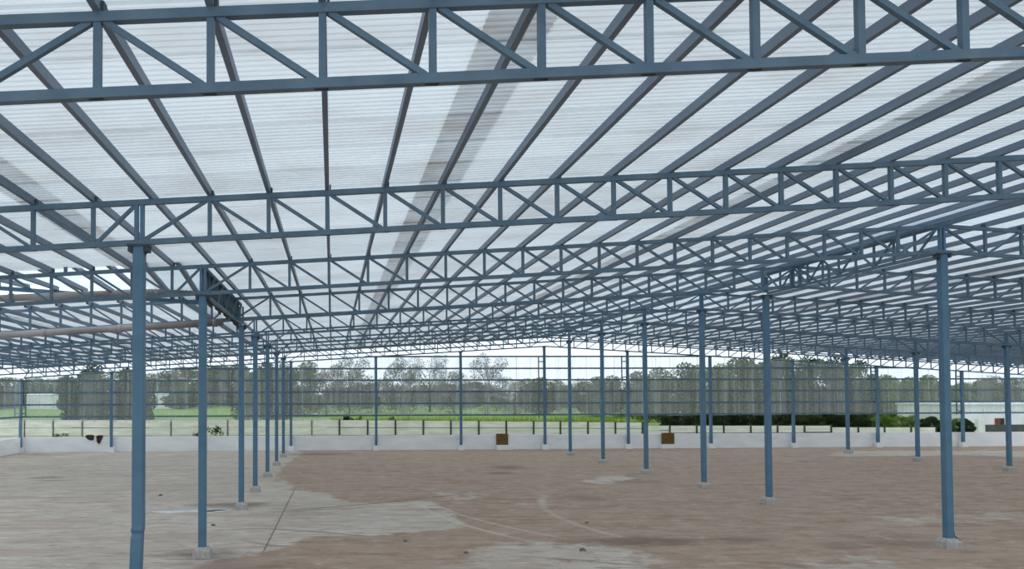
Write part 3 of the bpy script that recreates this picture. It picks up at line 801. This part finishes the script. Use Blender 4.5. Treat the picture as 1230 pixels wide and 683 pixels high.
# ------------------------------------------------------------------ trees
tree_meshes = {}
taken = []           # (x, y, radius) of everything that stands beyond the wall
def free_y(u, hw, Y, step):
    for _ in range(80):
        X = at_y(u, 480, Y).x; r = hw*Y/F*1.08
        if all((X-a)**2+(Y-b)**2 > (r+c)**2 for a, b, c in taken): break
        Y += step
    taken.append((at_y(u, 480, Y).x, Y, hw*Y/F*1.08)); return Y
for k in range(6): taken.append((at_y(1158, 490, 74).x+2+k*4, 78.5, 6.8))
for u, Y in ((184, 263), (197, 263), (210, 263), (38, 263), (47, 263), (56, 263)): taken.append((at_y(u, 480, Y).x, Y, 5))
def tree_proto(kind, var):
    key = (kind, var)
    if key in tree_meshes: return tree_meshes[key]
    rng = random.Random(hash(kind) % 1000 if False else sum(map(ord, kind))*7+var)
    tr, lf = MB(), MB()
    # unit tree: height 1, half width .5
    tr.tube([(0,0,0), (.01,.01,.2), (-.01,0,.45), (.01,0,.75)], [.022, .018, .013, .005], 7)
    clumps = []
    nbr = 11
    for k in range(nbr):
        a = k*2.4+rng.uniform(-.4, .4); z = .22+.70*(k+.5)/nbr; r = .38*math.sin(math.pi*min(1, (z-.05)*.98))**.7*rng.uniform(.75, 1.1)
        q = (math.cos(a)*r, math.sin(a)*r, z+rng.uniform(-.02, .05)); tr.tube([(0, 0, z*.6), (q[0]*.5, q[1]*.5, z*.85), q], [.009, .006, .002], 5); clumps.append(q)
    dens = {'grey': 330, 'dark': 420, 'olive': 380, 'green': 420, 'bush': 260}[kind]; sz = {'grey': .017, 'dark': .028, 'olive': .026, 'green': .028, 'bush': .04}[kind]
    for q in clumps:
        leaf_cloud(lf, q, (.17, .17, .13), dens, sz, rng)
    leaf_cloud(lf, (0, 0, .6), (.30, .30, .34), dens*3, sz, rng)
    leaf_cloud(lf, (0, 0, .24), (.42, .42, .24), dens*5, sz, rng)
    mat = {'grey': 'leaf_grey', 'dark': 'leaf_dark', 'olive': 'leaf_olive', 'green': 'leaf_green', 'bush': 'leaf_dark'}[kind]
    tree_meshes[key] = (tr.mesh('trunk', 'bark'), lf.mesh('foliage', mat)); return tree_meshes[key]
def tree(u, vtop, hw, Y, kind, label, group, name='tree', cat='tree', i=0):
    p = at_y(u, vtop, Y); H = p.z+.03; wd = 2*hw*Y/F
    t = thing(name, label, cat, (p.x, Y, -.03), group)
    a, l = tree_proto(kind, i % 3)
    for nm, me in (('trunk', a), ('foliage', l)):
        o = link(nm, me, t); o.scale = (wd, wd, H); o.rotation_euler = (0, 0, i*1.3)
def nth(n): return '%d%s' % (n, 'th' if 10 < n % 100 < 14 else {1: 'st', 2: 'nd', 3: 'rd'}.get(n % 10, 'th'))
BUSH = [(806,497,16,67,'bush'), (832,496,17,66.5,'bush'), (860,496,17,67,'bush'), (888,495,17,66.5,'bush'), (916,496,17,67,'bush'), (945,495,17,66.5,'bush'), (974,496,17,67,'bush'), (1003,497,17,66.5,'bush'),
        (1032,497,15,66.5,'bush'), (1062,499,17,66,'green'), (1088,498,16,66.3,'green'), (1115,500,16,66,'bush'), (1140,500,15,66.3,'green'), (1160,502,11,66,'dark'), (418,497,9,63.4,'bush'), (431,499,6,63.2,'green'), (470,500,6,63.2,'green')]
for i, (u, v, hw, Y, kd) in enumerate(BUSH):
    Y = free_y(u, hw, Y, .5)
    lab = ('%s bush behind the right half of the concrete fence, %s bush from its left' % ('fresh green' if kd == 'green' else 'dark green', nth(i+1)) if u > 700 else
           {418: 'small dark bush poking over the concrete fence left of the green one', 431: 'small green bush spilling over a dark fence post', 470: 'green sprig over a dark fence post left of the second wall bay'}[u])
    tree(u, v, hw, Y, kd, lab, 'bushes behind the concrete fence', 'bush', 'bush', i)

TREES = [  # pixel x, pixel top, half width, distance, kind
 (8,455,32,285,'olive'), (62,452,34,285,'olive'), (100,446,26,92,'dark'), (128,440,34,88,'olive'), (160,443,26,86,'dark'), (197,446,30,290,'olive'), (232,440,34,280,'olive'),
 (268,438,34,290,'dark'), (298,440,22,105,'olive'), (330,436,30,120,'dark'), (362,434,28,150,'olive'), (392,441,26,160,'grey'), (420,430,25,165,'grey'),
 (452,452,32,175,'grey'), (484,432,24,168,'grey'), (516,428,28,172,'grey'), (545,447,28,165,'grey'), (586,426,22,160,'grey'), (618,455,26,150,'grey'), (650,453,26,145,'olive'),
 (684,456,26,150,'grey'), (716,454,24,140,'olive'), (745,450,22,130,'olive'), (775,447,26,110,'olive'), (812,439,30,92,'olive'), (850,437,30,88,'green'), (885,431,32,80,'olive'),
 (918,428,32,76,'dark'), (952,425,34,74,'olive'), (988,427,32,74,'dark'), (1022,436,26,76,'olive'), (1052,449,24,84,'green'), (1082,451,26,86,'green'), (1114,452,24,96,'green'),
 (1142,459,24,100,'green'), (1176,455,28,170,'olive'), (1205,452,28,175,'grey'), (1236,453,30,170,'olive'), (1275,452,32,160,'olive')]
WORD = {'olive': 'olive green leafy tree', 'dark': 'dark green leafy tree', 'grey': 'sparse grey tree', 'green': 'fresh green tree'}
def nth(n): return '%d%s' % (n, 'th' if 10 < n % 100 < 14 else {1: 'st', 2: 'nd', 3: 'rd'}.get(n % 10, 'th'))
for i, (u, v, hw, Y, kd) in enumerate(TREES):
    hw *= 1.15; Y = free_y(u, hw, Y, 1.0)
    tree(u, v, hw, Y, kd, '%s beyond the back wall, %s tree counted from the left' % (WORD[kd], nth(i+1)), 'trees beyond the back wall', i=i)
FAR = [(-10+i*38+random.uniform(-8, 8), 463+random.uniform(-5, 4), 26, 250+(i % 3)*22, ('olive', 'grey', 'dark')[i*7 % 3]) for i in range(34)]
for i, (u, v, hw, Y, kd) in enumerate(FAR):
    Y = free_y(u, hw, Y, 3.0)
    tree(u, v, hw, Y, kd, '%s on the horizon beyond the field, %s distant tree from the left' % (WORD[kd], nth(i+1)), 'distant trees on the horizon', i=i+1)

# ------------------------------------------------------------------ buildings beyond
def house(u0, u1, v0, v1, Y, depth, label, ridge=.8):
    a = at_y(u0, v1, Y); c = at_y(u1, v0, Y); a.z = -.03
    t = thing('farm_shed', label, 'building', (a.x, Y, a.z)); wd, ht = c.x-a.x, c.z-a.z
    MB().box(0, wd, 0, depth, 0, ht).build('wall', 'white_paint', t)
    b = MB(); b.quadbox([(-.3,-.3,ht),(wd+.3,-.3,ht),(wd+.3,depth+.3,ht),(-.3,depth+.3,ht),(-.3,depth*.45,ht+ridge),(wd+.3,depth*.45,ht+ridge),(wd+.3,depth*.55,ht+ridge),(-.3,depth*.55,ht+ridge)])
    b.build('roof', 'grey_roof', t)
    return t
house(178, 216, 472.5, 484, 260, 8, 'long white shed seen between the first and second left columns', .6)
house(30, 60, 474, 480, 260, 8, 'low white shed at the far left beyond the field', .4)
# white building at the right
YBD = 74.0
a = at_y(1158, 519, YBD); c = at_y(1330, 485.5, YBD)
t = thing('white_building', 'plain white flat building at the far right behind the low wall', 'building', (a.x, YBD, -.03))
wd, ht = c.x-a.x, c.z+.03
wo = MB().box(0, wd, 0, 9, 0, ht).build('wall', 'white_paint', t)
MB().box(-.15, wd+.15, -.15, 9.15, ht, ht+.14).build('parapet', 'white_paint', t)
q0, q1 = at_y(1195, 508, YBD), at_y(1206, 502, YBD)
MB().box(q0.x-a.x, (q0.x+q1.x)/2-a.x, -.08, -.001, q0.z-.3, q1.z+.03).build('door_leaf', 'brick_red', wo)
MB().box((q0.x+q1.x)/2-a.x+.001, q1.x-a.x, -.05, -.001, q0.z-.3, q1.z+.03).build('doorway', 'black', wo)  # black slab painted in for the shade inside the opening
q0 = at_y(1172, 503, YBD-1.5); q1 = at_y(1180, 503, YBD-1.5)
tag(MB().box(q0.x, q1.x, YBD-1.8, YBD-1.4, -.03, q0.z).build('gate_pier', 'white_paint'), 'white pier at the left end of the dark grey wall', 'pier')
q1b = at_y(1330, 509, YBD-1.5)
tag(MB().box(q1.x+.01, q1b.x, YBD-1.75, YBD-1.5, -.03, q1b.z).build('dark_wall', 'grey_gate'), 'dark grey low wall in front of the white building', 'wall')

# ------------------------------------------------------------------ puddle and stones on the floor
def puddle(u, v, ru, rv, label, seed):
    rng = random.Random(seed); c = on_ground(u, v, .004); rx = on_ground(u+ru, v, .004).x-c.x; ry = on_ground(u, v-rv, .004).y-c.y
    b = MB(); n = 40; ph = [rng.uniform(0, 6.28) for _ in range(4)]
    for i in range(n):
        a = 2*math.pi*i/n; r = 1+.22*math.sin(2*a+ph[0])+.16*math.sin(5*a+ph[1])+.10*math.sin(9*a+ph[2]); b.v.append((rx*r*math.cos(a), ry*r*math.sin(a), 0))
    b.f.append(tuple(range(n)))
    tag(b.build('puddle', 'water', loc=tuple(c)), label, 'puddle', 'puddles on the slab')
puddle(222, 613.5, 38, 1.8, 'thin bright puddle beside the second left column', 1)
puddle(262, 613, 14, 1.4, 'small bright puddle between the second and third left columns', 2)
rng = random.Random(5)
for i, (u, v, s, lab) in enumerate(((256,631,.06,'small dark stone on the slab right of the second left column'), (193,595,.07,'small stone on the slab between the two nearest left columns'),
        (487,650,.05,'small stone on the earth below the wheel tracks'), (560,664,.05,'small stone at the left edge of the pale patch'),
        (705,628,.05,'small stone on the earth right of the wheel tracks'), (700,661,.07,'small stone on the pale patch near the bottom edge'))):
    p = on_ground(u, v); b = MB()
    b.taper(0, 0, -.005, s*.5, s, s*.85); b.taper(.0, 0, s*.5, s*.85, s*.85, s*.4)
    b.v = [(x+rng.uniform(-.2, .2)*s, y+rng.uniform(-.2, .2)*s, z) for x, y, z in b.v]
    tag(b.build('stone', 'stone', loc=tuple(p)), lab, 'stone', 'loose stones on the floor')
